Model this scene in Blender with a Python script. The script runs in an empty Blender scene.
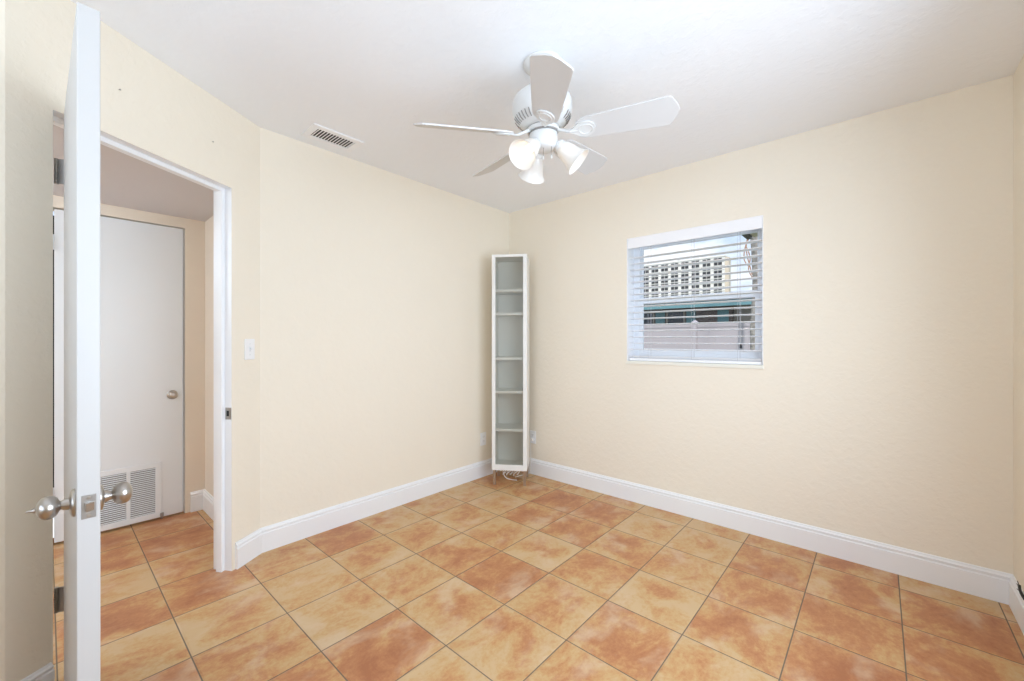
import bpy, bmesh, math, random
from mathutils import Vector, Matrix

random.seed(7)
S = bpy.context.scene
COL = S.collection

# ------------------------------------------------------------------ camera
YAW = 0.7258
cam_data = bpy.data.cameras.new('camera')
cam_data.sensor_fit = 'HORIZONTAL'
cam_data.sensor_width = 36.0
cam_data.lens = 413.8 / 1024 * 36.0
cam_data.clip_start = 0.02
cam_data.clip_end = 1000
camera = bpy.data.objects.new('camera', cam_data)
camera.location = (2.658, -2.9566, 1.2167)
camera.rotation_euler = (math.pi / 2, 0, YAW)
COL.objects.link(camera)
S.camera = camera

# ------------------------------------------------------------------ exposure
S.view_settings.view_transform = 'Standard'
S.view_settings.look = 'None'
S.view_settings.exposure = 0.36
S.view_settings.gamma = 1.0
S.view_settings.use_curve_mapping = False
S.cycles.max_bounces = 14
S.cycles.diffuse_bounces = 10
S.cycles.transparent_max_bounces = 16
S.cycles.sample_clamp_indirect = 6.0

# ------------------------------------------------------------------ sky
world = bpy.data.worlds.new('sky')
S.world = world
world.use_nodes = True
wt = world.node_tree
wt.nodes.clear()
wo = wt.nodes.new('ShaderNodeOutputWorld')
wb = wt.nodes.new('ShaderNodeBackground')
wc = wt.nodes.new('ShaderNodeTexCoord')
wm = wt.nodes.new('ShaderNodeMapping')
wm.inputs['Location'].default_value = (0.35, 0.1, 0.22)
wm.inputs['Scale'].default_value = (1.0, 1.0, 2.2)
wn = wt.nodes.new('ShaderNodeTexNoise')
wn.inputs['Scale'].default_value = 3.2
wn.inputs['Detail'].default_value = 6
wn.inputs['Roughness'].default_value = 0.55
wr = wt.nodes.new('ShaderNodeValToRGB')
wr.color_ramp.elements[0].position = 0.40
wr.color_ramp.elements[0].color = (0.27, 0.47, 0.78, 1)
wr.color_ramp.elements[1].position = 0.56
wr.color_ramp.elements[1].color = (0.88, 0.9, 0.95, 1)
wt.links.new(wc.outputs['Generated'], wm.inputs['Vector'])
wt.links.new(wm.outputs['Vector'], wn.inputs['Vector'])
wt.links.new(wn.outputs['Fac'], wr.inputs['Fac'])
wt.links.new(wr.outputs['Color'], wb.inputs['Color'])
wb.inputs['Strength'].default_value = 1.05
wt.links.new(wb.outputs['Background'], wo.inputs['Surface'])

# ------------------------------------------------------------------ sun and added fill lights
def light(name, kind, loc, power, color=(1, 1, 1), **kw):
    d = bpy.data.lights.new(name, kind)
    d.energy = power
    d.color = color
    for k, v in kw.items():
        setattr(d, k, v)
    o = bpy.data.objects.new(name, d)
    o.location = loc
    COL.objects.link(o)
    return o

sun = light('sun', 'SUN', (0, -20, 40), 2.6, (1.0, 0.96, 0.9), angle=0.02)
sun.rotation_euler = Vector((-0.25, 0.80, -0.75)).to_track_quat('-Z', 'Y').to_euler()
# main fill light, added in an invented window in the right wall
side_fill = light('side_fill_light', 'AREA', (3.26, -1.85, 1.36), 36, (0.74, 0.865, 1.0), shape='RECTANGLE', size=1.7, size_y=1.2, spread=math.radians(165))
side_fill.rotation_euler = (math.radians(90 - 12), 0, math.radians(90))
# second fill light, added in an invented rear window and aimed upwards
rear_fill = light('rear_fill_light', 'AREA', (2.0, -4.40, 1.35), 15, (0.74, 0.865, 1.0), shape='RECTANGLE', size=1.7, size_y=1.3, spread=math.radians(140))
rear_fill.rotation_euler = (math.radians(90 + 36), 0, 0)
# added fill light without a fixture, further along the hall to the left of the doorway
hall_fill_light = light('hall_fill_light', 'POINT', (-0.3, -4.3, 1.9), 30, (0.70, 0.86, 1.0), shadow_soft_size=0.15)

# ------------------------------------------------------------------ materials
def mat(name, color, rough=0.6, metal=0.0, spec=0.5):
    m = bpy.data.materials.new(name)
    m.use_nodes = True
    b = m.node_tree.nodes['Principled BSDF']
    b.inputs['Base Color'].default_value = (*color, 1)
    b.inputs['Roughness'].default_value = rough
    b.inputs['Metallic'].default_value = metal
    b.inputs['Specular IOR Level'].default_value = spec
    return m

def nodes(m):
    return m.node_tree.nodes, m.node_tree.links, m.node_tree.nodes['Principled BSDF']

def bump(m, scale, strength, dist, detail=4, thresh=None, stretch=(1, 1, 1)):
    N, L, b = nodes(m)
    tc = N.new('ShaderNodeTexCoord')
    mp = N.new('ShaderNodeMapping')
    mp.inputs['Scale'].default_value = stretch
    n = N.new('ShaderNodeTexNoise')
    n.inputs['Scale'].default_value = scale
    n.inputs['Detail'].default_value = detail
    n.inputs['Roughness'].default_value = 0.55
    bp = N.new('ShaderNodeBump')
    bp.inputs['Strength'].default_value = strength
    bp.inputs['Distance'].default_value = dist
    L.new(tc.outputs['Object'], mp.inputs['Vector'])
    L.new(mp.outputs['Vector'], n.inputs['Vector'])
    src = n.outputs['Fac']
    if thresh:
        r = N.new('ShaderNodeMapRange')
        r.interpolation_type = 'SMOOTHSTEP'
        r.inputs['From Min'].default_value = thresh[0]
        r.inputs['From Max'].default_value = thresh[1]
        L.new(src, r.inputs['Value'])
        src = r.outputs['Result']
    L.new(src, bp.inputs['Height'])
    L.new(bp.outputs['Normal'], b.inputs['Normal'])
    return m

def mottled(m, a, b_, scale, detail=3):
    N, L, b = nodes(m)
    tc = N.new('ShaderNodeTexCoord')
    n = N.new('ShaderNodeTexNoise')
    n.inputs['Scale'].default_value = scale
    n.inputs['Detail'].default_value = detail
    r = N.new('ShaderNodeValToRGB')
    r.color_ramp.elements[0].position = 0.35
    r.color_ramp.elements[0].color = (*a, 1)
    r.color_ramp.elements[1].position = 0.65
    r.color_ramp.elements[1].color = (*b_, 1)
    L.new(tc.outputs['Object'], n.inputs['Vector'])
    L.new(n.outputs['Fac'], r.inputs['Fac'])
    L.new(r.outputs['Color'], b.inputs['Base Color'])
    return m

M = {}
M['wall'] = bump(mat('cream_wall_paint', (0.845, 0.788, 0.680), 0.75, spec=0.25), 26, 0.24, 0.003, 5, (0.42, 0.62))
M['hall_wall'] = bump(mat('peach_hall_paint', (0.80, 0.72, 0.62), 0.75, spec=0.25), 26, 0.14, 0.003, 5, (0.42, 0.62))
M['ceiling'] = bump(mat('ceiling_paint', (0.86, 0.885, 0.92), 0.85, spec=0.2), 22, 0.2, 0.003, 5, (0.45, 0.62))
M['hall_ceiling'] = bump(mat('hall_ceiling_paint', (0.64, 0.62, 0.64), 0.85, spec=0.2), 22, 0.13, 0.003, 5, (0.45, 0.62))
M['trim'] = mat('white_trim_paint', (0.86, 0.88, 0.91), 0.38)
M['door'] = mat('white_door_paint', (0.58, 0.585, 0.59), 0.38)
M['closet'] = mat('closet_door_paint', (0.76, 0.79, 0.82), 0.4)
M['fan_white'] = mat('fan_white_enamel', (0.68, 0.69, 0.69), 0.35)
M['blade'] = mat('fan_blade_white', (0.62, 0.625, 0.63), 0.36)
M['dark'] = mat('dark_gap', (0.02, 0.02, 0.02), 0.8)
M['vent_dark'] = mat('vent_duct_dark', (0.05, 0.05, 0.052), 0.7)
M['slot'] = mat('slot_shadow_grey', (0.25, 0.24, 0.23), 0.7)
M['nickel'] = bump(mat('satin_nickel', (0.50, 0.47, 0.44), 0.28, 1.0), 60, 0.04, 0.001)
M['steel'] = mat('dull_steel', (0.42, 0.41, 0.40), 0.38, 1.0)
M['hinge'] = mat('hinge_bronze_steel', (0.33, 0.31, 0.28), 0.35, 1.0)
M['leg'] = mat('brushed_leg_metal', (0.47, 0.38, 0.30), 0.4, 0.85)
M['cabinet'] = mat('cabinet_white_lacquer', (0.85, 0.86, 0.85), 0.35)
M['cab_in'] = mat('cabinet_interior_white', (0.82, 0.815, 0.79), 0.5)
M['plastic'] = mat('white_plastic', (0.86, 0.87, 0.89), 0.35)
M['toggle'] = mat('switch_toggle_plastic', (0.72, 0.74, 0.77), 0.35)
M['blind'] = mat('blind_faux_wood_white', (0.88, 0.89, 0.92), 0.4)
M['vinyl'] = mat('window_vinyl_white', (0.82, 0.85, 0.90), 0.35)
M['sill'] = mat('cream_marble_sill', (0.82, 0.80, 0.72), 0.35)
M['cord'] = mat('blind_cord_grey', (0.55, 0.55, 0.58), 0.7)
M['black'] = mat('black_plastic', (0.012, 0.012, 0.014), 0.45)
M['white_cable'] = mat('white_cable_sheath', (0.8, 0.8, 0.78), 0.45)
M['nail'] = mat('nail_steel', (0.45, 0.42, 0.38), 0.4, 0.8)
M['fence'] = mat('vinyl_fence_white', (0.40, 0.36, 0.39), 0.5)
M['teal'] = mat('teal_paint', (0.13, 0.27, 0.30), 0.6)
M['stucco'] = mat('beige_stucco', (0.36, 0.32, 0.28), 0.9)
M['pane_dark'] = mat('dark_window_pane', (0.015, 0.017, 0.02), 0.15)
M['roof'] = mottled(mat('grey_shingle_roof', (0.3, 0.3, 0.3), 0.9), (0.24, 0.24, 0.25), (0.36, 0.35, 0.35), 6)
M['tower'] = mat('tower_white_concrete', (0.74, 0.72, 0.68), 0.85)
M['tower_side'] = mat('tower_tan_concrete', (0.60, 0.52, 0.42), 0.85)
M['tower_win'] = mat('tower_window_glass', (0.03, 0.03, 0.034), 0.5)
M['bark'] = mottled(bump(mat('palm_bark', (0.3, 0.28, 0.25), 0.95), 14, 0.8, 0.02, stretch=(1, 1, 4)), (0.16, 0.15, 0.14), (0.36, 0.33, 0.30), 18)
M['frond'] = mottled(mat('palm_frond_green', (0.10, 0.17, 0.05), 0.6), (0.08, 0.14, 0.04), (0.16, 0.22, 0.07), 4)
M['dry_frond'] = mat('dry_frond_brown', (0.42, 0.26, 0.18), 0.8)
M['grass'] = mottled(mat('ground_grass', (0.15, 0.2, 0.08), 0.95), (0.12, 0.17, 0.06), (0.24, 0.25, 0.13), 3)
M['soffit'] = mat('beige_soffit_paint', (0.72, 0.64, 0.52), 0.8)

def brick_mat():
    m = mat('brown_brick', (0.16, 0.12, 0.11), 0.9)
    N, L, b = nodes(m)
    tc = N.new('ShaderNodeTexCoord')
    mp = N.new('ShaderNodeMapping')
    mp.inputs['Rotation'].default_value = (math.radians(90), 0, 0)
    br = N.new('ShaderNodeTexBrick')
    br.inputs['Color1'].default_value = (0.17, 0.13, 0.12, 1)
    br.inputs['Color2'].default_value = (0.11, 0.085, 0.08, 1)
    br.inputs['Mortar'].default_value = (0.22, 0.19, 0.18, 1)
    br.inputs['Scale'].default_value = 1.0
    br.inputs['Mortar Size'].default_value = 0.008
    br.inputs['Brick Width'].default_value = 0.22
    br.inputs['Row Height'].default_value = 0.075
    L.new(tc.outputs['Object'], mp.inputs['Vector'])
    L.new(mp.outputs['Vector'], br.inputs['Vector'])
    L.new(br.outputs['Color'], b.inputs['Base Color'])
    return m
M['brick'] = brick_mat()

def glass_mat(name, tint, gloss=0.06, rough=0.02):
    m = bpy.data.materials.new(name)
    m.use_nodes = True
    N, L = m.node_tree.nodes, m.node_tree.links
    N.clear()
    out = N.new('ShaderNodeOutputMaterial')
    tr = N.new('ShaderNodeBsdfTransparent')
    tr.inputs['Color'].default_value = (*tint, 1)
    gl = N.new('ShaderNodeBsdfGlossy')
    gl.inputs['Roughness'].default_value = rough
    mx = N.new('ShaderNodeMixShader')
    mx.inputs['Fac'].default_value = gloss
    L.new(tr.outputs[0], mx.inputs[1])
    L.new(gl.outputs[0], mx.inputs[2])
    L.new(mx.outputs[0], out.inputs['Surface'])
    return m
M['glass'] = glass_mat('window_glass', (0.97, 0.98, 0.985), 0.01, 0.3)
M['cab_glass'] = glass_mat('cabinet_door_glass', (0.88, 0.88, 0.86), 0.03, 0.3)

def shade_mat(name):
    m = bpy.data.materials.new(name)
    m.use_nodes = True
    N, L = m.node_tree.nodes, m.node_tree.links
    N.clear()
    out = N.new('ShaderNodeOutputMaterial')
    df = N.new('ShaderNodeBsdfDiffuse')
    df.inputs['Color'].default_value = (0.86, 0.85, 0.83, 1)
    tl = N.new('ShaderNodeBsdfTranslucent')
    tl.inputs['Color'].default_value = (0.93, 0.88, 0.80, 1)
    gl = N.new('ShaderNodeBsdfGlossy')
    gl.inputs['Roughness'].default_value = 0.2
    m1 = N.new('ShaderNodeMixShader')
    m1.inputs['Fac'].default_value = 0.25
    m2 = N.new('ShaderNodeMixShader')
    m2.inputs['Fac'].default_value = 0.05
    L.new(df.outputs[0], m1.inputs[1])
    L.new(tl.outputs[0], m1.inputs[2])
    L.new(m1.outputs[0], m2.inputs[1])
    L.new(gl.outputs[0], m2.inputs[2])
    L.new(m2.outputs[0], out.inputs['Surface'])
    return m
M['shade'] = shade_mat('frosted_shade_glass')

def emit_mat(name, color, strength):
    m = mat(name, color, 0.5)
    b = m.node_tree.nodes['Principled BSDF']
    b.inputs['Emission Color'].default_value = (*color, 1)
    b.inputs['Emission Strength'].default_value = strength
    return m
M['bulb_on'] = emit_mat('lit_bulb', (1.0, 0.92, 0.80), 1.5)
M['bulb_off'] = mat('unlit_bulb', (0.85, 0.85, 0.83), 0.3)

TSX, TSY, TOX, TOY = 0.3415, 0.3439, 0.3411, 0.1663
def tile_mat():
    m = mat('terracotta_tile', (0.6, 0.35, 0.18), 0.4, spec=0.4)
    N, L, b = nodes(m)
    def math_(op, a, b2=None, clamp=False):
        n = N.new('ShaderNodeMath')
        n.operation = op
        n.use_clamp = clamp
        for i, v in enumerate((a, b2)):
            if v is None:
                continue
            if isinstance(v, (int, float)):
                n.inputs[i].default_value = v
            else:
                L.new(v, n.inputs[i])
        return n.outputs[0]
    tc = N.new('ShaderNodeTexCoord')
    sp = N.new('ShaderNodeSeparateXYZ')
    L.new(tc.outputs['Object'], sp.inputs[0])
    u = math_('DIVIDE', math_('SUBTRACT', sp.outputs[0], TOX), TSX)
    v = math_('DIVIDE', math_('SUBTRACT', sp.outputs[1], TOY), TSY)
    iu, iv = math_('FLOOR', u), math_('FLOOR', v)
    fu, fv = math_('FRACT', u), math_('FRACT', v)
    def edge(f):
        return math_('MINIMUM', f, math_('SUBTRACT', 1.0, f))
    eu = math_('MULTIPLY', edge(fu), TSX)
    ev = math_('MULTIPLY', edge(fv), TSY)
    e = math_('MINIMUM', eu, ev)
    idv = N.new('ShaderNodeCombineXYZ')
    L.new(iu, idv.inputs[0])
    L.new(iv, idv.inputs[1])
    wn_ = N.new('ShaderNodeTexWhiteNoise')
    wn_.noise_dimensions = '3D'
    L.new(idv.outputs[0], wn_.inputs['Vector'])
    off = N.new('ShaderNodeVectorMath')
    off.operation = 'MULTIPLY_ADD'
    L.new(wn_.outputs['Color'], off.inputs[0])
    off.inputs[1].default_value = (23, 31, 17)
    L.new(tc.outputs['Object'], off.inputs[2])
    def noise(scale, detail, rough, shift=(0, 0, 0), dist=0.0):
        mp = N.new('ShaderNodeMapping')
        mp.inputs['Location'].default_value = shift
        mp.inputs['Scale'].default_value = (1.25, 0.9, 1)
        L.new(off.outputs[0], mp.inputs['Vector'])
        n = N.new('ShaderNodeTexNoise')
        n.inputs['Scale'].default_value = scale
        n.inputs['Detail'].default_value = detail
        n.inputs['Roughness'].default_value = rough
        n.inputs['Distortion'].default_value = dist
        L.new(mp.outputs[0], n.inputs['Vector'])
        return n.outputs['Fac']
    big = noise(5.0, 9, 0.70, dist=0.5)
    fine = noise(45, 5, 0.75, (5, 3, 1))
    pale = noise(4.2, 5, 0.6, (9, 2, 4), 0.3)
    bias = math_('MULTIPLY', math_('SUBTRACT', wn_.outputs['Value'], 0.38), 0.34)
    # rust fades towards the tile's rim
    rim = N.new('ShaderNodeMapRange')
    rim.interpolation_type = 'SMOOTHSTEP'
    rim.inputs['From Min'].default_value = 0.0
    rim.inputs['From Max'].default_value = 0.11
    rim.inputs['To Min'].default_value = -0.10
    rim.inputs['To Max'].default_value = 0.04
    L.new(e, rim.inputs['Value'])
    val = math_('ADD', math_('ADD', math_('ADD', math_('MULTIPLY', big, 1.5), -0.25), bias), math_('ADD', rim.outputs[0], math_('MULTIPLY', math_('SUBTRACT', fine, 0.5), 0.62)))
    r = N.new('ShaderNodeValToRGB')
    cr = r.color_ramp
    cr.elements[0].position = 0.24
    cr.elements[0].color = (0.60, 0.415, 0.225, 1)
    cr.elements[1].position = 0.90
    cr.elements[1].color = (0.385, 0.145, 0.062, 1)
    for p, c in ((0.38, (0.575, 0.36, 0.165)), (0.50, (0.55, 0.295, 0.125)), (0.62, (0.49, 0.218, 0.095))):
        el = cr.elements.new(p)
        el.color = (*c, 1)
    L.new(val, r.inputs['Fac'])
    pr = N.new('ShaderNodeMapRange')
    pr.interpolation_type = 'SMOOTHSTEP'
    pr.inputs['From Min'].default_value = 0.49
    pr.inputs['From Max'].default_value = 0.72
    pr.inputs['To Max'].default_value = 0.6
    L.new(pale, pr.inputs['Value'])
    mx = N.new('ShaderNodeMixRGB')
    L.new(pr.outputs[0], mx.inputs['Fac'])
    L.new(r.outputs['Color'], mx.inputs['Color1'])
    mx.inputs['Color2'].default_value = (0.66, 0.50, 0.345, 1)
    gr = N.new('ShaderNodeMapRange')
    gr.interpolation_type = 'SMOOTHSTEP'
    gr.inputs['From Min'].default_value = 0.0012
    gr.inputs['From Max'].default_value = 0.0032
    gr.inputs['To Min'].default_value = 1.0
    gr.inputs['To Max'].default_value = 0.0
    L.new(e, gr.inputs['Value'])
    mg = N.new('ShaderNodeMixRGB')
    L.new(gr.outputs[0], mg.inputs['Fac'])
    L.new(mx.outputs[0], mg.inputs['Color1'])
    mg.inputs['Color2'].default_value = (0.17, 0.135, 0.10, 1)
    L.new(mg.outputs[0], b.inputs['Base Color'])
    ro = N.new('ShaderNodeMapRange')
    ro.inputs['To Min'].default_value = 0.42
    ro.inputs['To Max'].default_value = 0.9
    L.new(gr.outputs[0], ro.inputs['Value'])
    L.new(ro.outputs[0], b.inputs['Roughness'])
    hb = N.new('ShaderNodeMapRange')
    hb.interpolation_type = 'SMOOTHSTEP'
    hb.inputs['From Min'].default_value = 0.0015
    hb.inputs['From Max'].default_value = 0.010
    L.new(e, hb.inputs['Value'])
    hh = math_('ADD', hb.outputs[0], math_('MULTIPLY', fine, 0.25))
    bp = N.new('ShaderNodeBump')
    bp.inputs['Strength'].default_value = 0.5
    bp.inputs['Distance'].default_value = 0.003
    L.new(hh, bp.inputs['Height'])
    L.new(bp.outputs[0], b.inputs['Normal'])
    return m
M['tile'] = tile_mat()

# ------------------------------------------------------------------ mesh helpers
def tag(o, label=None, cat=None, group=None, kind=None):
    if label:
        o['label'] = label
    if cat:
        o['category'] = cat
    if group:
        o['group'] = group
    if kind:
        o['kind'] = kind
    return o

def empty(name, loc, rz=0.0):
    o = bpy.data.objects.new(name, None)
    o.location = loc
    o.rotation_euler = (0, 0, rz)
    o.empty_display_size = 0.1
    COL.objects.link(o)
    return o

def build(name, bm, material, parent=None, smooth=False, bevel=0.0, loc=None, rot=None, segs=2):
    bmesh.ops.recalc_face_normals(bm, faces=bm.faces[:])
    me = bpy.data.meshes.new(name)
    bm.to_mesh(me)
    bm.free()
    for mm in (material if isinstance(material, (list, tuple)) else [material]):
        me.materials.append(mm)
    if smooth:
        for p in me.polygons:
            p.use_smooth = True
    o = bpy.data.objects.new(name, me)
    COL.objects.link(o)
    if parent:
        o.parent = parent
    if loc is not None:
        o.location = loc
    if rot is not None:
        o.rotation_euler = rot
    if bevel:
        mod = o.modifiers.new('edge', 'BEVEL')
        mod.width = bevel
        mod.segments = segs
        mod.limit_method = 'ANGLE'
        mod.angle_limit = math.radians(40)
    if smooth:
        try:
            me.set_sharp_from_angle(angle=math.radians(42))
        except Exception:
            pass
    return o

def box(bm, lo, hi, mtx=None):
    vs = [bm.verts.new((x, y, z)) for z in (lo[2], hi[2]) for y in (lo[1], hi[1]) for x in (lo[0], hi[0])]
    for f in ((0, 1, 3, 2), (4, 6, 7, 5), (0, 4, 5, 1), (2, 3, 7, 6), (0, 2, 6, 4), (1, 5, 7, 3)):
        bm.faces.new([vs[i] for i in f])
    if mtx is not None:
        bmesh.ops.transform(bm, matrix=mtx, verts=vs)
    return vs

def prism(bm, poly, z0, z1, mtx=None):
    a = [bm.verts.new((x, y, z0)) for x, y in poly]
    b = [bm.verts.new((x, y, z1)) for x, y in poly]
    n = len(poly)
    bm.faces.new(a[::-1])
    bm.faces.new(b)
    for i in range(n):
        bm.faces.new((a[i], a[(i + 1) % n], b[(i + 1) % n], b[i]))
    if mtx is not None:
        bmesh.ops.transform(bm, matrix=mtx, verts=a + b)

def lathe(bm, prof, seg=32, mtx=None, cap0=True, cap1=True):
    rings = []
    for r, z in prof:
        rings.append([bm.verts.new((r * math.cos(2 * math.pi * i / seg), r * math.sin(2 * math.pi * i / seg), z)) for i in range(seg)])
    for a, b in zip(rings, rings[1:]):
        for i in range(seg):
            bm.faces.new((a[i], a[(i + 1) % seg], b[(i + 1) % seg], b[i]))
    if cap0:
        bm.faces.new(rings[0][::-1])
    if cap1:
        bm.faces.new(rings[-1])
    if mtx is not None:
        bmesh.ops.transform(bm, matrix=mtx, verts=[v for r in rings for v in r])

def tube(bm, pts, rad, seg=8, mtx=None):
    pts = [Vector(p) for p in pts]
    n = len(pts)
    rads = rad if isinstance(rad, (list, tuple)) else [rad] * n
    rings = []
    up = None
    for i, p in enumerate(pts):
        d = (pts[min(i + 1, n - 1)] - pts[max(i - 1, 0)]).normalized()
        if up is None:
            up = Vector((0, 0, 1)) if abs(d.z) < 0.9 else Vector((1, 0, 0))
        s = d.cross(up).normalized()
        up = s.cross(d).normalized()
        rings.append([bm.verts.new(p + rads[i] * (math.cos(2 * math.pi * k / seg) * s + math.sin(2 * math.pi * k / seg) * up)) for k in range(seg)])
    for a, b in zip(rings, rings[1:]):
        for k in range(seg):
            bm.faces.new((a[k], a[(k + 1) % seg], b[(k + 1) % seg], b[k]))
    bm.faces.new(rings[0][::-1])
    bm.faces.new(rings[-1])
    if mtx is not None:
        bmesh.ops.transform(bm, matrix=mtx, verts=[v for r in rings for v in r])

def spline(pts, sub=8):
    P = [Vector(p) for p in pts]
    out = []
    for i in range(len(P) - 1):
        p0, p1, p2, p3 = P[max(i - 1, 0)], P[i], P[i + 1], P[min(i + 2, len(P) - 1)]
        for k in range(sub):
            t = k / sub
            out.append(0.5 * ((2 * p1) + (p2 - p0) * t + (2 * p0 - 5 * p1 + 4 * p2 - p3) * t * t + (3 * p1 - p0 - 3 * p2 + p3) * t ** 3))
    out.append(P[-1])
    return out

def axis_mtx(origin, direction):
    q = Vector(direction).normalized().to_track_quat('Z', 'Y')
    return Matrix.Translation(Vector(origin)) @ q.to_matrix().to_4x4()

def BM():
    return bmesh.new()

# ------------------------------------------------------------------ room layout
H = 2.44                       # ceiling
W = 3.12                       # width of the window wall
A_LEN = 2.14                   # length of the left wall
ANG = math.radians(32.5)
U = Vector((math.sin(ANG), -math.cos(ANG), 0))     # along the doorway wall, towards the camera
N_ = Vector((-U.y, U.x, 0))                        # into the room
P0 = Vector((0, -A_LEN, 0))
DM = Matrix(((U.x, N_.x, 0, P0.x), (U.y, N_.y, 0, P0.y), (0, 0, 1, 0), (0, 0, 0, 1)))   # (t, n, z) -> world
T1, T2, TE = 0.195, 0.948, 1.070                   # doorway jambs, end of that wall
HEAD = 2.020
CORNER = P0 + U * TE
REAR = -4.30
HZ = 2.078                     # lower ceiling of the hall
HX = -1.0                      # hall wall with the closet door

def struct(name, bm, m, label, cat, **kw):
    o = build(name, bm, m, **kw)
    tag(o, label, cat, kind='structure')
    return o

# floor
bm = BM(); box(bm, (-1.15, -5.2, -0.12), (W + 0.2, 0.0, 0.0))
struct('floor', bm, M['tile'], 'terracotta tiled floor running through the room and the hall', 'floor')
# ceiling of the room
bm = BM()
prism(bm, [(-0.11, 0.0), (-0.11, -A_LEN - 0.0)] + [tuple((P0 - N_ * 0.11 + U * t)[:2]) for t in (0.0, TE - 0.05)] + [(CORNER.x - 0.11, REAR - 0.2), (W + 0.2, REAR - 0.2), (W + 0.2, 0.0)], H, H + 0.12)
struct('ceiling', bm, M['ceiling'], 'white textured ceiling above the room', 'ceiling')
# roof over everything, with an overhang added to keep sun out of the invented windows
bm = BM(); box(bm, (-1.4, -6.6, H + 0.16), (W + 2.2, 0.25, H + 0.28))
struct('roof', bm, M['roof'], 'flat roof slab lying over the room and hall ceilings', 'roof')

# left wall
bm = BM(); box(bm, (-0.11, -A_LEN, 0), (0, 0.0, H))
struct('wall_left', bm, M['wall'], 'cream wall to the left of the tall white cabinet', 'wall')

# wall with the window
WX0, WX1, WZ0, WZ1 = 1.211, 2.120, 1.050, 1.996
WT = 0.20
bm = BM()
box(bm, (-0.11, 0, -0.12), (WX0, WT, H + 0.16)); box(bm, (WX1, 0, -0.12), (W + 0.2, WT, H + 0.16))
box(bm, (WX0, 0, -0.12), (WX1, WT, WZ0)); box(bm, (WX0, 0, WZ1), (WX1, WT, H + 0.16))
struct('wall_back', bm, M['wall'], 'cream wall holding the small window with blinds', 'wall')
# right wall with an opening added for the side fill light
RY0, RY1, RZ0, RZ1 = -2.75, -0.95, 0.72, 2.13
bm = BM()
box(bm, (W, REAR - 0.2, 0), (W + 0.2, RY0, H)); box(bm, (W, RY1, 0), (W + 0.2, 0, H))
box(bm, (W, RY0, 0), (W + 0.2, RY1, RZ0)); box(bm, (W, RY0, RZ1), (W + 0.2, RY1, H))
struct('wall_right', bm, M['wall'], 'cream wall at the right edge of the photo', 'wall')
# rear wall behind the camera, with an opening added for the rear fill light
bm = BM(); box(bm, (CORNER.x - 0.11, REAR - 0.2, 0), (1.1, REAR, H)); box(bm, (2.9, REAR - 0.2, 0), (W, REAR, H))
box(bm, (1.1, REAR - 0.2, 0), (2.9, REAR, 0.65)); box(bm, (1.1, REAR - 0.2, 2.10), (2.9, REAR, H))
struct('wall_front', bm, M['wall'], 'cream wall behind the camera', 'wall')
# doorway wall (angled)
bm = BM()
box(bm, (0, -0.11, 0), (T1 - 0.0004, 0, H), DM)
box(bm, (T2 + 0.0004, -0.11, 0), (TE, 0, H), DM)
box(bm, (T1 - 0.0004, -0.11, HEAD + 0.0004), (T2 + 0.0004, 0, H), DM)
struct('wall_doorway', bm, M['wall'], 'angled cream wall with the open doorway to the hall', 'wall')
# wall that runs back from the doorway wall, past the camera
bm = BM(); box(bm, (CORNER.x - 0.11, REAR, 0), (CORNER.x, CORNER.y, H))
struct('wall_near', bm, M['wall'], 'cream wall sliver at the far left edge of the photo', 'wall')

# hall
CD0, CD1, CDZ = -2.935, -2.305, 2.008       # closet door opening
bm = BM()
box(bm, (HX - 0.12, CD1, 0), (HX, -2.19, HZ)); box(bm, (HX - 0.12, -5.2, 0), (HX, CD0, HZ))
box(bm, (HX - 0.12, CD0, CDZ), (HX, CD1, HZ))
struct('wall_hall_left', bm, M['hall_wall'], 'peach hall wall around the white closet door', 'wall')
bm = BM(); box(bm, (HX - 0.12, -2.19, 0), (-0.11, -2.07, HZ))
struct('wall_hall_end', bm, M['hall_wall'], 'short peach wall closing the hall right of the closet door', 'wall')
bm = BM(); box(bm, (HX - 0.12, -5.2, 0), (CORNER.x - 0.11, -5.08, HZ))
struct('wall_hall_far', bm, M['hall_wall'], 'peach wall at the other end of the hall', 'wall')
bm = BM(); box(bm, (CORNER.x - 0.13, -5.1, 0), (CORNER.x - 0.112, CORNER.y + 0.02, H))
struct('wall_hall_right', bm, M['hall_wall'], 'peach hall side of the wall behind the open door', 'wall')
bm = BM()
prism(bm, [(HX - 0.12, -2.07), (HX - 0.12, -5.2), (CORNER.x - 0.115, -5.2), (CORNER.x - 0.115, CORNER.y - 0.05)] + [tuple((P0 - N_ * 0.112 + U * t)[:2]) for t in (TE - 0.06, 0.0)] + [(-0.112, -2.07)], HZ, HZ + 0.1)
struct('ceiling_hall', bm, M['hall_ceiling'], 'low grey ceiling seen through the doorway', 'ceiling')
bm = BM(); box(bm, (-1.9, CD0 - 0.1, 0), (-1.6, CD1 + 0.1, HZ))
struct('wall_closet', bm, M['dark'], 'dark back of the closet behind its white door', 'wall')

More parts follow.
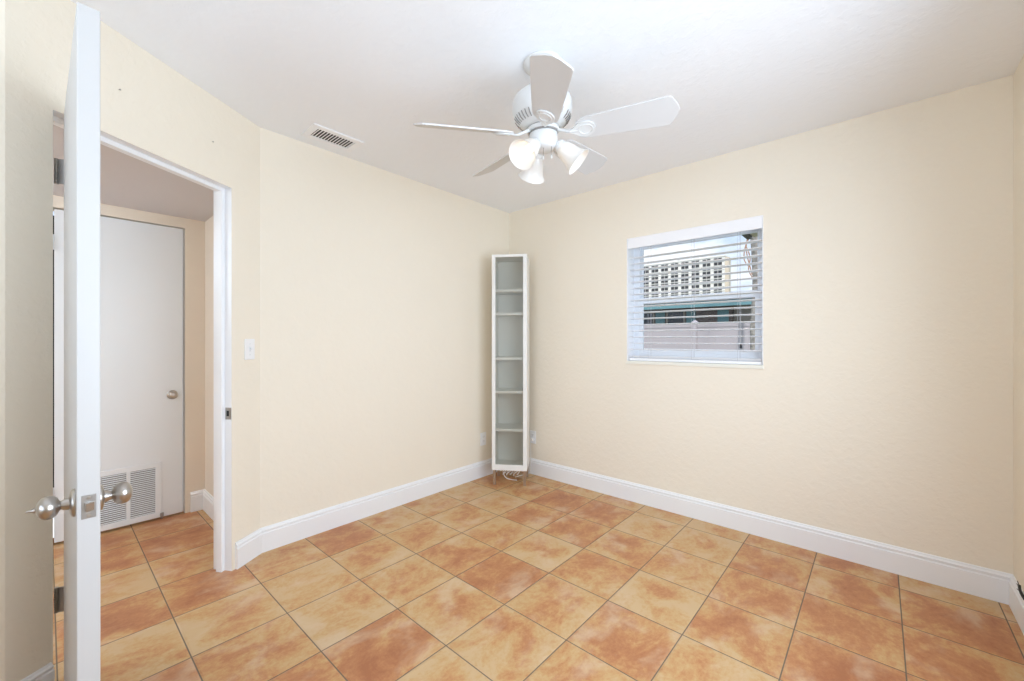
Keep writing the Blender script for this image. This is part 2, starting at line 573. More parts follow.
# ------------------------------------------------------------------ baseboards
BASE_PROF = [(0, 0), (0.016, 0), (0.016, 0.106), (0.0105, 0.111), (0.0105, 0.117), (0.0140, 0.119), (0.0140, 0.125), (0.0075, 0.131), (0.0060, 0.136), (0.0040, 0.140), (0, 0.140)]
def skirting(name, a, b, na, nb, label, scale=1.0, m=None):
    """sweep the moulding from a to b; na / nb are the plan offsets per metre of thickness at each end (mitres)"""
    bm = BM()
    ra = [bm.verts.new((a[0] + na[0] * o, a[1] + na[1] * o, z * scale)) for o, z in BASE_PROF]
    rb = [bm.verts.new((b[0] + nb[0] * o, b[1] + nb[1] * o, z * scale)) for o, z in BASE_PROF]
    n = len(ra)
    for i in range(n):
        bm.faces.new((ra[i], ra[(i + 1) % n], rb[(i + 1) % n], rb[i]))
    bm.faces.new(ra[::-1]); bm.faces.new(rb)
    return struct(name, bm, m or M['trim'], label, 'baseboard')
def mitre(n1, n2):
    s = Vector(n1[:2]) + Vector(n2[:2])
    return s * (2 / s.length_squared)
nA, nB, nR = (1, 0), (0, -1), (-1, 0)
nD = (N_.x, N_.y)
pd = P0 + U * 0.176
skirting('baseboard_doorway', pd, P0, nD, mitre(nD, nA), 'short white baseboard between the doorway and the wall bend')
skirting('baseboard_left', P0, (0, 0), mitre(nD, nA), mitre(nA, nB), 'white moulded baseboard left of the tall cabinet')
skirting('baseboard_back', (0, 0), (W, 0), mitre(nA, nB), mitre(nB, nR), 'long white moulded baseboard below the window')
skirting('baseboard_right', (W, 0), (W, REAR), mitre(nB, nR), nR, 'white baseboard on the wall at the right edge')
skirting('baseboard_near', CORNER, P0 + U * (T2 + 0.006), mitre(nD, (1, 0)), nD, 'low white baseboard beside the door hinge at lower left', 0.74)
skirting('baseboard_side', (CORNER.x, REAR), CORNER, (1, 0), mitre(nD, (1, 0)), 'low white baseboard running behind the open door', 0.74)
skirting('baseboard_hall', (HX, -2.275), (HX, -2.19), (1, 0), mitre((1, 0), (0, -1)), 'short white baseboard beside the closet door in the hall')
skirting('baseboard_hall_end', (HX, -2.19), (-0.12, -2.19), mitre((1, 0), (0, -1)), (0, -1), 'white baseboard on the wall closing the hall')

# ------------------------------------------------------------------ doorway frame
bm = BM()
L_, ST = 0.004, 0.020
def jamb(bm, sgn, t):
    a, b = (t - L_, t) if sgn > 0 else (t, t + L_)
    box(bm, (a, -0.112, 0.0), (b, -0.002, HEAD + L_), DM)
    c, d = (t, t + ST) if sgn > 0 else (t - ST, t)
    box(bm, (c, -0.078, 0.0), (d, -0.0435, HEAD), DM)
jamb(bm, 1, T1)
jamb(bm, -1, T2)
box(bm, (T1, -0.112, HEAD), (T2, -0.002, HEAD + L_), DM)
box(bm, (T1 + ST, -0.078, HEAD - ST), (T2 - ST, -0.0435, HEAD), DM)
frame = struct('trim_1', bm, M['trim'], 'white painted door frame of the open doorway', 'door frame', bevel=0.0012)
bm = BM()
box(bm, (T1 - 0.0005, -0.038, 0.80), (T1 + 0.0018, -0.004, 0.862), DM)
strike = build('strike_plate', bm, M['steel'], frame)
bm = BM(); box(bm, (T1 + 0.0017, -0.030, 0.817), (T1 + 0.0026, -0.016, 0.845), DM)
build('latch_hole', bm, M['dark'], strike)

# ------------------------------------------------------------------ open room door
DW, DT, DH = 0.745, 0.040, 2.012
HC = Vector((0.499, -2.914, 0.0))
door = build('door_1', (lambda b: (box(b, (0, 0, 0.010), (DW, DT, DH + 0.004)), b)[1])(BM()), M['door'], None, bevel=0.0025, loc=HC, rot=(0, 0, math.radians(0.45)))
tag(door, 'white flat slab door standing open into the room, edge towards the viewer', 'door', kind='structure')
KZ = 0.820
KX = DW - 0.060
def door_knob(name, parent, origin, direction, button, scale=1.0):
    mt = axis_mtx(origin, direction) @ Matrix.Scale(scale, 4)
    bm = BM()
    lathe(bm, [(0.0, 0.0), (0.033, 0.0), (0.0335, 0.003), (0.031, 0.007), (0.022, 0.010), (0.0145, 0.011), (0.0135, 0.016), (0.0115, 0.021),
               (0.0105, 0.024), (0.0125, 0.0265), (0.0195, 0.029), (0.0248, 0.0345), (0.0275, 0.042), (0.0272, 0.049), (0.0235, 0.0565), (0.0165, 0.0615), (0.0075, 0.0640), (0.0, 0.0643)], 36, mt, False, False)
    k = build(name, bm, M['nickel'], parent, smooth=True)
    bm = BM()
    if button:
        lathe(bm, [(0.0, 0.0625), (0.0060, 0.0625), (0.0060, 0.0670), (0.0045, 0.0685), (0.0030, 0.0750), (0.0015, 0.0785), (0.0, 0.079)], 16, mt, False, False)
        build('lock_button', bm, M['nickel'], k, smooth=True)
    else:
        bm.free()
    return k
door_knob('door_knob', door, (KX, 0.0, KZ), (0, -1, 0), True)
door_knob('door_knob', door, (KX, DT, KZ), (0, 1, 0), False, 1.0)
bm = BM(); box(bm, (DW - 0.001, 0.0075, KZ - 0.028), (DW + 0.0014, DT - 0.0075, KZ + 0.028))
lp = build('latch_plate', bm, M['steel'], door, bevel=0.0005)
bm = BM()
prism(bm, [(0, 0), (0.010, 0), (0.003, 0.015), (0, 0.015)], KZ - 0.010, KZ + 0.010, Matrix.Translation((DW + 0.001, 0.014, 0)))
build('latch_bolt', bm, M['nickel'], lp, bevel=0.001)
for dz in (-0.021, 0.021):
    bm = BM()
    lathe(bm, [(0.0, 0.0), (0.0042, 0.0), (0.0036, 0.0012), (0.0, 0.0014)], 12, axis_mtx((DW + 0.0012, DT / 2, KZ + dz), (1, 0, 0)), False, False)
    build('screw', bm, M['nickel'], lp)
# hinges: knuckle on the room side, one leaf towards the jamb and one onto the door's edge
for hz in (1.815, 0.300):
    piv = (0.004, -0.0075)
    bm = BM()
    for k in range(5):
        z0 = hz - 0.045 + k * 0.018
        lathe(bm, [(0.0, z0), (0.0062, z0 + 0.0004), (0.0062, z0 + 0.0172), (0.0, z0 + 0.0176)], 14, Matrix.Translation((piv[0] - 0.020, piv[1] - 0.010, 0)), False, False)
    hg = build('hinge', bm, M['hinge'], door, smooth=True)
    bm = BM()
    a, b = Vector((piv[0] - 0.020, piv[1] - 0.010)), Vector((0.0, 0.010))
    d = (b - a).normalized(); q = Vector((-d.y, d.x)) * 0.0013
    prism(bm, [tuple(a + q), tuple(a - q), tuple(b - q), tuple(b + q)], hz - 0.044, hz + 0.044)
    build('hinge_leaf', bm, M['steel'], hg)

# ------------------------------------------------------------------ closet door in the hall
CL = empty('door_2', (HX - 0.036, CD0 + 0.012, 0.0), 0.0)
tag(CL, 'grey white closet door with a louvred return grille, seen in the hall', 'door', kind='structure')
CW = CD1 - CD0 - 0.024
cdl = build('door_panel', (lambda b: (box(b, (0, 0, 0.014), (0.033, CW, CDZ - 0.010)), b)[1])(BM()), M['closet'], CL, bevel=0.002)
# louvred grille: frame, mullion, slats
g0, g1, gz0, gz1 = CW - 0.450, CW - 0.115, 0.020, 0.392
bm = BM()
fw = 0.033
fx0, fx1 = 0.033, 0.040
box(bm, (fx0, g0, gz0), (fx1, g1, gz0 + fw)); box(bm, (fx0, g0, gz1 - fw), (fx1, g1, gz1))
box(bm, (fx0, g0, gz0 + fw), (fx1, g0 + fw, gz1 - fw)); box(bm, (fx0, g1 - fw, gz0 + fw), (fx1, g1, gz1 - fw))
gm = (g0 + g1) / 2
box(bm, (fx0, gm - 0.010, gz0 + fw), (fx1, gm + 0.010, gz1 - fw))
gr = build('return_grille', bm, M['closet'], CL, bevel=0.0015)
bm = BM(); box(bm, (0.0332, g0 + fw, gz0 + fw), (0.0336, g1 - fw, gz1 - fw))
build('grille_backing', bm, M['slot'], gr)
bm = BM()
nl = 24
for i in range(nl):
    z = gz0 + fw + (i + 0.5) * (gz1 - gz0 - 2 * fw) / nl
    for y0, y1 in ((g0 + fw, gm - 0.010), (gm + 0.010, g1 - fw)):
        box(bm, (-0.0035, y0, -0.0008), (0.0035, y1, 0.0008), Matrix.Translation((0.0375, 0, z)) @ Matrix.Rotation(math.radians(42), 4, 'Y'))
build('louvre', bm, M['closet'], gr)
door_knob('door_knob', CL, (0.033, CW - 0.058, 0.842), (1, 0, 0), False, 0.92)
bm = BM(); box(bm, (0.033, CW - 0.125, 0.022), (0.046, CW - 0.105, 0.044))
tube(bm, [(0.040, CW - 0.115, 0.036), (0.040, CW - 0.115, 0.006)], 0.006, 8)
build('floor_bolt', bm, M['steel'], CL)
for hz in (1.80, 0.30):
    bm = BM()
    lathe(bm, [(0.0, hz - 0.045), (0.006, hz - 0.045), (0.006, hz + 0.045), (0.0, hz + 0.045)], 12, Matrix.Translation((0.038, -0.006, 0)), False, False)
    build('hinge', bm, M['closet'], CL, smooth=True)

# ------------------------------------------------------------------ window
win = empty('window_1', (0, 0, 0))
tag(win, 'white single hung window set deep in the cream wall', 'window', kind='structure')
FY0, FY1 = 0.115, 0.165
bm = BM()
FL, FR, FT, FB = 0.052, 0.045, 0.05, 0.075
box(bm, (WX0, FY0, WZ0 + 0.012), (WX0 + FL, FY1, WZ1)); box(bm, (WX1 - FR, FY0, WZ0 + 0.012), (WX1, FY1, WZ1))
box(bm, (WX0 + FL, FY0, WZ1 - FT), (WX1 - FR, FY1, WZ1)); box(bm, (WX0 + FL, FY0, WZ0 + 0.012), (WX1 - FR, FY1, WZ0 + FB))
build('window_frame', bm, M['vinyl'], win, bevel=0.003)
bm = BM()
box(bm, (WX0, 0.001, WZ0 + 0.012), (WX0 + 0.005, FY0, WZ1)); box(bm, (WX1 - 0.005, 0.001, WZ0 + 0.012), (WX1, FY0, WZ1))
box(bm, (WX0 + 0.005, 0.001, WZ1 - 0.005), (WX1 - 0.005, FY0, WZ1))
build('reveal_lining', bm, M['blind'], win)
ix0, ix1, iz0, iz1 = WX0 + FL, WX1 - FR, WZ0 + FB, WZ1 - FT
MZ0, MZ1 = 1.492, 1.555
def sash(name, y0, y1, z0, z1, bot, top, side):
    bm = BM()
    box(bm, (ix0, y0, z0), (ix0 + side, y1, z1)); box(bm, (ix1 - side, y0, z0), (ix1, y1, z1))
    box(bm, (ix0 + side, y0, z0), (ix1 - side, y1, z0 + bot)); box(bm, (ix0 + side, y0, z1 - top), (ix1 - side, y1, z1))
    s = build(name, bm, M['vinyl'], win, bevel=0.002)
    bm = BM(); box(bm, (ix0 + side, (y0 + y1) / 2 - 0.002, z0 + bot), (ix1 - side, (y0 + y1) / 2 + 0.002, z1 - top))
    build('glass_pane', bm, M['glass'], s)
sash('lower_sash', 0.118, 0.138, iz0, MZ1 - 0.008, 0.030, 0.045, 0.024)
sash('upper_sash', 0.142, 0.162, MZ0 + 0.012, iz1, 0.045, 0.018, 0.014)
# sill
bm = BM()
box(bm, (WX0 - 0.006, -0.008, WZ0 - 0.012), (WX1 + 0.004, 0.0, WZ0 + 0.004))
box(bm, (WX0, 0.0, WZ0), (WX1, FY0 + 0.01, WZ0 + 0.012))
build('window_sill', bm, M['sill'], win, bevel=0.002)

# blind
blind = empty('window_blind', ((WX0 + WX1) / 2, 0.04, WZ1))
tag(blind, 'white slatted blind hanging open in the small window', 'blind')
bx0, bx1 = WX0 + 0.007, WX1 - 0.007
def bl(bm):
    bmesh.ops.translate(bm, verts=bm.verts[:], vec=-blind.location)
    return bm
bm = BM()
box(bm, (bx0, 0.004, WZ1 - 0.079), (bx1, 0.014, WZ1 - 0.002))
box(bm, (bx0, 0.014, WZ1 - 0.070), (bx0 + 0.006, 0.045, WZ1 - 0.002)); box(bm, (bx1 - 0.006, 0.014, WZ1 - 0.070), (bx1, 0.045, WZ1 - 0.002))
build('valance', bl(bm), M['blind'], blind, bevel=0.002)
bm = BM(); box(bm, (bx0 + 0.008, 0.018, WZ1 - 0.045), (bx1 - 0.008, 0.068, WZ1 - 0.002))
build('headrail', bl(bm), M['blind'], blind)
bm = BM()
SP = 0.0465
sz = [1.153 + SP * i for i in range(16)] + [1.096, 1.101]
for z in sz:
    # gently crowned slat, 48 mm deep
    prof = [(-0.024, -0.0022), (-0.012, -0.0002), (0, 0.0004), (0.012, -0.0002), (0.024, -0.0022)]
    poly = prof + [(y, zz - 0.0032) for y, zz in prof[::-1]]
    prism(bm, poly, bx0 + 0.004, bx1 - 0.004, Matrix.Translation((0, 0.043, z)) @ Matrix.Rotation(math.radians(-6 if z > 1.12 else 0), 4, 'X') @ Matrix(((0, 0, 1, 0), (1, 0, 0, 0), (0, 1, 0, 0), (0, 0, 0, 1))))
build('slat', bl(bm), M['blind'], blind)
bm = BM(); box(bm, (bx0 + 0.004, 0.019, 1.0635), (bx1 - 0.004, 0.067, 1.084))
build('bottom_rail', bl(bm), M['blind'], blind, bevel=0.003)
for x in (1.372, 1.683, 1.972):
    bm = BM()
    for y in (0.0175, 0.0685):
        tube(bm, [(x, y, 1.085), (x, y, WZ1 - 0.04)], 0.0008, 5)
    tube(bm, [(x + 0.012, 0.043, 1.10), (x + 0.012, 0.043, WZ1 - 0.04)], 0.0008, 5)
    build('ladder_cord', bl(bm), M['cord'], blind)
bm = BM(); tube(bm, [(1.990, 0.013, WZ1 - 0.075), (1.992, 0.010, 1.5), (1.993, 0.009, 1.19)], 0.0010, 6)
pc = build('pull_cord', bl(bm), M['cord'], blind)
bm = BM(); lathe(bm, [(0.0, 1.194), (0.003, 1.192), (0.006, 1.180), (0.0075, 1.172), (0.006, 1.166), (0.0, 1.165)], 14, Matrix.Translation((1.993, 0.009, 0)), False, False)
build('tassel', bl(bm), M['black'], pc, smooth=True)

# ------------------------------------------------------------------ frame of the added side window, out of view
bm = BM()
for y0, y1, z0, z1 in ((RY0, RY0 + 0.05, RZ0, RZ1), (RY1 - 0.05, RY1, RZ0, RZ1), (RY0 + 0.05, RY1 - 0.05, RZ0, RZ0 + 0.05), (RY0 + 0.05, RY1 - 0.05, RZ1 - 0.05, RZ1)):
    box(bm, (W + 0.12, y0, z0), (W + 0.17, y1, z1))
struct('added_side_window', bm, M['vinyl'], 'unseen white window added in the right wall for the fill light', 'window')

bm = BM()
for x0, x1, z0, z1 in ((1.1, 1.15, 0.65, 2.10), (2.85, 2.9, 0.65, 2.10), (1.15, 2.85, 0.65, 0.70), (1.15, 2.85, 2.05, 2.10)):
    box(bm, (x0, REAR - 0.18, z0), (x1, REAR - 0.13, z1))
struct('added_rear_window', bm, M['vinyl'], 'unseen white window added behind the camera for the fill light', 'window')  # invented window, frames the rear fill light

# ------------------------------------------------------------------ tall cabinet
ca = math.radians(34.5)
R3 = Vector((math.cos(ca), math.sin(ca), 0)); F3 = Vector((math.sin(ca), -math.cos(ca), 0))
CABW, CABD, CZ0, CZ1 = 0.296, 0.262, 0.126, 1.940
cf = Vector((0.3325, -0.368, 0)) + F3 * 0.014         # front centre
cab = empty('tall_cabinet', cf - F3 * CABD / 2, ca)
tag(cab, 'tall narrow white cabinet with a glass door standing in the room corner', 'cabinet')
hw, hd, th = CABW / 2, CABD / 2, 0.016
yf = -hd                                              # front in local y
bm = BM()
box(bm, (-hw, yf + 0.021, CZ0), (-hw + th, hd, CZ1)); box(bm, (hw - th, yf + 0.021, CZ0), (hw, hd, CZ1))
box(bm, (-hw + th, yf + 0.021, CZ0), (hw - th, hd, CZ0 + th)); box(bm, (-hw + th, yf + 0.021, CZ1 - th), (hw - th, hd, CZ1))
box(bm, (-hw + th, hd - 0.006, CZ0 + th), (hw - th, hd, CZ1 - th))
build('carcass', bm, M['cab_in'], cab, bevel=0.001)
for py in (291.2, 314.3, 358.4, 391.3, 428.8):
    z = 1.2167 + (340.5 - py) * 3.55 / 413.8
    bm = BM(); box(bm, (-hw + th, yf + 0.022, z - 0.011), (hw - th, hd - 0.007, z + 0.011))
    build('shelf', bm, M['cabinet'], cab, bevel=0.001)
bm = BM()
sl, sr = 0.030, 0.032
box(bm, (-hw, yf, CZ0), (-hw + sl, yf + 0.019, CZ1)); box(bm, (hw - sr, yf, CZ0), (hw, yf + 0.019, CZ1))
box(bm, (-hw + sl, yf, CZ0), (hw - sr, yf + 0.019, CZ0 + 0.048)); box(bm, (-hw + sl, yf, CZ1 - 0.022), (hw - sr, yf + 0.019, CZ1))
cdoor = build('cabinet_door', bm, M['cabinet'], cab, bevel=0.0015)
bm = BM(); box(bm, (-hw + sl - 0.003, yf + 0.008, CZ0 + 0.045), (hw - sr + 0.003, yf + 0.012, CZ1 - 0.019))
build('glass_pane', bm, M['cab_glass'], cdoor)
for z in (CZ1 - 0.10, CZ0 + 0.11):
    bm = BM()
    lathe(bm, [(0.0, 0.0), (0.0165, 0.0), (0.0165, 0.008), (0.0, 0.008)], 20, axis_mtx((-hw + 0.018, yf + 0.027, z), (0, -1, 0)), False, False)
    build('hinge_cup', bm, M['steel'], cdoor)
bm = BM(); lathe(bm, [(0.0, 0.0), (0.004, 0.0), (0.004, 0.010), (0.008, 0.014), (0.008, 0.019), (0.0, 0.021)], 18, axis_mtx((hw - 0.014, yf, 1.10), (0, -1, 0)), False, False)
build('knob', bm, M['cabinet'], cdoor, smooth=True)
for sx in (-1, 1):
    for y in (yf + 0.018, hd - 0.022):
        bm = BM()
        box(bm, (sx * (hw - 0.020) - 0.011, y - 0.011, 0.0), (sx * (hw - 0.020) + 0.011, y + 0.011, CZ0))
        build('leg', bm, M['leg'], cab, bevel=0.0015)

# cables bundled under the cabinet
bm = BM()
pts = []
base = cf - F3 * 0.13
for i in range(64):
    a = i * 0.48
    rr = 0.020 + 0.008 * math.sin(i * 1.7)
    along = (i / 63 - 0.5) * 0.15
    p = base + R3 * (along + 0.02 * math.sin(a)) - F3 * (rr * math.cos(a) * 0.8)
    pts.append((p.x, p.y, 0.072 + rr * math.sin(a) * 0.95))
tube(bm, pts, 0.0036, 7)
pts2 = spline([pts[0], tuple((base - R3 * 0.06 - F3 * 0.02)[:2]) + (0.03,), tuple((base - R3 * 0.03 - F3 * 0.03)[:2]) + (0.0045,), tuple((base + R3 * 0.05 - F3 * 0.0)[:2]) + (0.0045,)])
tube(bm, pts2, 0.0042, 7)
cb = build('cable_bundle', bm, M['white_cable'], None, smooth=True)
tag(cb, 'white cable bundled in loops beneath the tall cabinet', 'cable')
# ------------------------------------------------------------------ switch and outlets
def wall_plate(name, label, cat, mtx, kind, group=None):
    root = empty(name, mtx.translation)
    root.rotation_euler = mtx.to_euler()
    tag(root, label, cat, group)
    w, h = 0.035, 0.0575
    bm = BM(); box(bm, (-w, -0.006, -h), (w, 0.0, h))
    build('cover_plate', bm, M['plastic'], root, bevel=0.003)
    if kind == 'switch':
        bm = BM(); box(bm, (-0.006, -0.0068, -0.0125), (0.006, -0.0055, 0.0125))
        sl_ = build('switch_slot', bm, M['toggle'], root)
        bm = BM(); box(bm, (-0.0042, -0.016, -0.004), (0.0042, -0.004, 0.007), Matrix.Rotation(math.radians(-18), 4, 'X'))
        build('toggle', bm, M['toggle'], root, bevel=0.001)
        for z in (-0.030, 0.030):
            bm = BM()
            lathe(bm, [(0.0, 0.0), (0.0035, 0.0), (0.003, 0.0012), (0.0, 0.0014)], 12, axis_mtx((0, -0.0058, z), (0, -1, 0)), False, False)
            build('screw', bm, M['toggle'], root)
    else:
        for z in (-0.020, 0.020):
            bm = BM(); lathe(bm, [(0.0, 0.0), (0.0168, 0.0), (0.0165, 0.0022), (0.0, 0.0024)], 24, axis_mtx((0, -0.0058, z), (0, -1, 0)), False, False)
            s = build('socket', bm, M['plastic'], root)
            bm = BM()
            box(bm, (-0.0075, -0.0085, z - 0.001), (-0.0050, -0.0079, z + 0.008)); box(bm, (0.0050, -0.0085, z - 0.001), (0.0075, -0.0079, z + 0.008))
            lathe(bm, [(0.0, 0.0), (0.003, 0.0), (0.0, 0.0005)], 10, axis_mtx((0, -0.0080, z - 0.007), (0, -1, 0)), False, False)
            build('socket_slot', bm, M['slot'], s)
    return root
def on_wall(p, n):
    """matrix whose -Y points along n"""
    a = math.atan2(n[0], -n[1])
    return Matrix.Translation(Vector(p)) @ Matrix.Rotation(a, 4, 'Z')
sp = P0 + U * 0.080
wall_plate('light_switch', 'white toggle light switch on the wall right of the doorway', 'switch', on_wall((sp.x, sp.y, 1.168), N_), 'switch')
wall_plate('wall_outlet', 'white wall outlet low on the wall left of the tall cabinet', 'outlet', on_wall((0, -0.353, 0.335), (1, 0)), 'outlet')
wall_plate('wall_outlet', 'white wall outlet half hidden just right of the tall cabinet', 'outlet', on_wall((0.292, 0, 0.335), (0, -1)), 'outlet')
bm = BM()
tube(bm, spline([(0.292, -0.012, 0.318), (0.292, -0.030, 0.316), (0.291, -0.034, 0.28), (0.288, -0.030, 0.18), (0.284, -0.030, 0.10), (0.282, -0.034, 0.02), (0.270, -0.060, 0.0045), (0.25, -0.12, 0.0045), (0.24, -0.19, 0.0045)]), 0.0030, 7)
box(bm, (0.281, -0.030, 0.306), (0.303, -0.0086, 0.328))
tag(build('power_cable', bm, M['white_cable'], None, smooth=False), 'white power cable hanging from the outlet behind the tall cabinet', 'cord')

# ------------------------------------------------------------------ ceiling vent
vent = empty('ceiling_vent', (0.190, -1.804, H))
tag(vent, 'white louvred air vent in the ceiling near the left wall', 'vent')
vw, vl = 0.095, 0.153
bm = BM()
gw, gl = 0.056, 0.113
for x0, y0, x1, y1 in ((-vw, -vl, -gw, vl), (gw, -vl, vw, vl), (-gw, -vl, gw, -gl), (-gw, gl, gw, vl)):
    box(bm, (x0, y0, -0.009), (x1, y1, 0.0))
build('vent_frame', bm, M['plastic'], vent, bevel=0.003)
bm = BM(); box(bm, (-gw, -gl, -0.0012), (gw, gl, -0.0002))
build('duct', bm, M['vent_dark'], vent)
bm = BM()
n = 13
for i in range(n):
    y = -gl + (i + 0.5) * 2 * gl / n
    box(bm, (-gw, -0.0048, -0.0005), (gw, 0.0048, 0.0005), Matrix.Translation((0, y, -0.0060)) @ Matrix.Rotation(math.radians(20), 4, 'X'))
build('louvre', bm, M['plastic'], vent)

# ------------------------------------------------------------------ ceiling fan
HB = Vector((1.547, -1.496, 2.123))
fan = empty('ceiling_fan', (HB.x, HB.y, H))
tag(fan, 'white five blade ceiling fan with three frosted bell lamp shades', 'ceiling fan')
# local frame: origin at the ceiling mount, the motor hangs a few degrees out of plumb
TILT = Matrix.Translation((0, 0, HB.z - H)) @ Matrix.Rotation(math.radians(4.0), 4, 'X')
bm = BM()
lathe(bm, [(0.0, 0.0), (0.086, 0.0), (0.090, -0.004), (0.086, -0.012), (0.066, -0.024), (0.045, -0.034), (0.032, -0.040), (0.0, -0.040)], 40, None, False, False)
build('canopy', bm, M['fan_white'], fan, smooth=True)
bm = BM(); lathe(bm, [(0.0, 0.30), (0.022, 0.30), (0.022, 0.19), (0.0, 0.19)], 20, TILT, False, False)
build('downrod', bm, M['fan_white'], fan, smooth=True)
def fl(prof, m, name, seg=44, parent=fan, caps=(False, False)):
    bm = BM(); lathe(bm, prof, seg, TILT, *caps)
    return build(name, bm, m, parent, smooth=True)
HP = [(0.0, 0.205), (0.040, 0.205), (0.046, 0.196), (0.075, 0.188), (0.100, 0.178), (0.120, 0.162), (0.130, 0.142), (0.132, 0.122), (0.131, 0.094), (0.125, 0.077), (0.114, 0.060), (0.099, 0.046), (0.083, 0.036), (0.074, 0.032), (0.0, 0.032)]
bm = BM()
lathe(bm, HP, 44, TILT, False, False)
nh = len(bm.faces)
for k in range(40):
    a = 2 * math.pi * k / 40
    if k % 8 in (0,):
        continue
    # slot lies on the lower curve of the bowl
    c = Vector((math.cos(a), math.sin(a), 0))
    p1, p2 = c * 0.1240 + Vector((0, 0, 0.0745)), c * 0.1010 + Vector((0, 0, 0.0475))
    tube(bm, [p1, (p1 + p2) / 2 + c * 0.0022 - Vector((0, 0, 0.002)), p2], [0.0022, 0.0026, 0.0022], 6, TILT)
bm.faces.ensure_lookup_table()
for f in bm.faces[nh:]:
    f.material_index = 1
build('motor_housing', bm, [M['fan_white'], M['slot']], fan, smooth=True)
fl([(0.0, 0.034), (0.064, 0.034), (0.064, 0.004), (0.0, 0.004)], M['slot'], 'flywheel_gap')
fl([(0.0, 0.028), (0.070, 0.028), (0.071, 0.026), (0.071, 0.014), (0.070, 0.012), (0.0, 0.012)], M['fan_white'], 'flywheel')
fl([(0.0, 0.007), (0.0600, 0.007), (0.0625, 0.003), (0.0625, -0.040), (0.060, -0.052), (0.054, -0.060), (0.040, -0.066), (0.022, -0.069), (0.0, -0.070)], M['fan_white'], 'switch_housing')

PITCH = math.radians(20.3)
def blade_frame(k):
    a = math.radians(238.1 + 72 * k)
    return TILT @ Matrix.Rotation(a, 4, 'Z')
PITCHM = Matrix.Rotation(-PITCH, 4, 'X')
def blade_mesh():
    pts = [(0.145, 0.030), (0.156, 0.045), (0.175, 0.054), (0.208, 0.0580), (0.343, 0.0650), (0.473, 0.0715), (0.518, 0.0730), (0.531, 0.0665), (0.554, 0.0250), (0.561, 0.0)]
    out = pts + [(x, -y) for x, y in pts[::-1][1:]]
    bm = BM(); prism(bm, out, -0.0035, 0.0035)
    return bm
def iron_meshes():
    bm = BM()
    # arm out of the hub, then an oval plate under the blade root
    prism(bm, [(0.120, 0.010), (0.140, 0.018), (0.150, 0.030), (0.165, 0.037), (0.185, 0.040), (0.207, 0.036), (0.224, 0.022), (0.229, 0.0),
               (0.224, -0.022), (0.207, -0.036), (0.185, -0.040), (0.165, -0.037), (0.150, -0.030), (0.140, -0.018), (0.120, -0.010)], -0.010, -0.0036)
    ring = [(0.188 + 0.029 * math.cos(2 * math.pi * i / 28), 0.026 * math.sin(2 * math.pi * i / 28), -0.0105) for i in range(29)]
    tube(bm, ring, 0.0028, 6)
    tube(bm, spline([(0.055, 0, 0.019), (0.082, 0, 0.010), (0.120, 0, -0.006), (0.165, 0, -0.008)]), [0.0075] * 8 + [0.0065] * 8 + [0.005] * 9, 8)
    return bm
for k in range(5):
    bf = blade_frame(k) @ PITCHM
    bm = blade_mesh(); bmesh.ops.transform(bm, matrix=bf, verts=bm.verts[:])
    b_ = build('blade', bm, M['blade'], fan, bevel=0.0015)
    bm = iron_meshes(); bmesh.ops.transform(bm, matrix=bf, verts=bm.verts[:])
    build('blade_iron', bm, M['fan_white'], b_, smooth=True)

SHADE = [(0.0265, 0.000), (0.0300, 0.006), (0.0350, 0.016), (0.0390, 0.030), (0.0415, 0.046), (0.0440, 0.062), (0.0480, 0.077), (0.0540, 0.091), (0.0605, 0.101), (0.0640, 0.106)]
for j, (deg, on) in enumerate(((271.6, True), (31.6, True), (151.6, False))):
    a = math.radians(deg)
    c = Vector((math.cos(a), math.sin(a), 0))
    d = (c * (0.80 if j == 0 else 0.70) + Vector((0, 0, -0.60 if j == 0 else -0.70))).normalized()
    p_in = c * 0.045 + Vector((0, 0, -0.036))
    neck = c * 0.068 + Vector((0, 0, -0.058 if j == 0 else -0.050))
    bm = BM()
    tube(bm, spline([p_in, c * 0.060 + Vector((0, 0, -0.040)), neck + d * 0.004]), 0.0095, 12, TILT)
    lathe(bm, [(0.0, -0.012), (0.018, -0.012), (0.027, -0.004), (0.0295, 0.006), (0.0295, 0.018), (0.0, 0.018)], 28, TILT @ axis_mtx(neck, d), False, False)
    arm = build('lamp_arm', bm, M['fan_white'], fan, smooth=True)
    bm = BM()
    mt = TILT @ axis_mtx(neck + d * 0.010, d)
    outer = SHADE
    inner = [(r - 0.0028, z) for r, z in SHADE[::-1]]
    lathe(bm, outer + inner, 40, mt, False, False)
    sh = build('lamp_shade', bm, M['shade'], fan, smooth=True)
    bm = BM()
    lathe(bm, [(0.0, 0.012), (0.013, 0.012), (0.012, 0.020), (0.0145, 0.030), (0.0175, 0.038), (0.0185, 0.045), (0.0165, 0.053), (0.011, 0.059), (0.0, 0.0615)], 24, mt, False, False)
    build('bulb', bm, M['bulb_on'] if on else M['bulb_off'], sh, smooth=True)
    if on:
        pos = Matrix.Translation(fan.location) @ mt @ Vector((0, 0, 0.082))
        light('fan_bulb_light', 'POINT', pos, 0.02, (1.0, 0.90, 0.78), shadow_soft_size=0.018)
for x, y, ln in ((0.020, -0.030, 0.040), (0.046, -0.006, 0.036)):
    bm = BM()
    top = TILT @ Vector((x, y, -0.063))
    tube(bm, [top, top + Vector((0, 0, -ln))], 0.0010, 6)
    pcn = build('pull_chain', bm, M['hinge'], fan)
    bm = BM(); lathe(bm, [(0.0, 0.0), (0.002, -0.001), (0.0034, -0.010), (0.0028, -0.016), (0.0, -0.017)], 12, Matrix.Translation(top + Vector((0, 0, -ln))), False, False)
    build('chain_pull', bm, M['fan_white'], pcn, smooth=True)

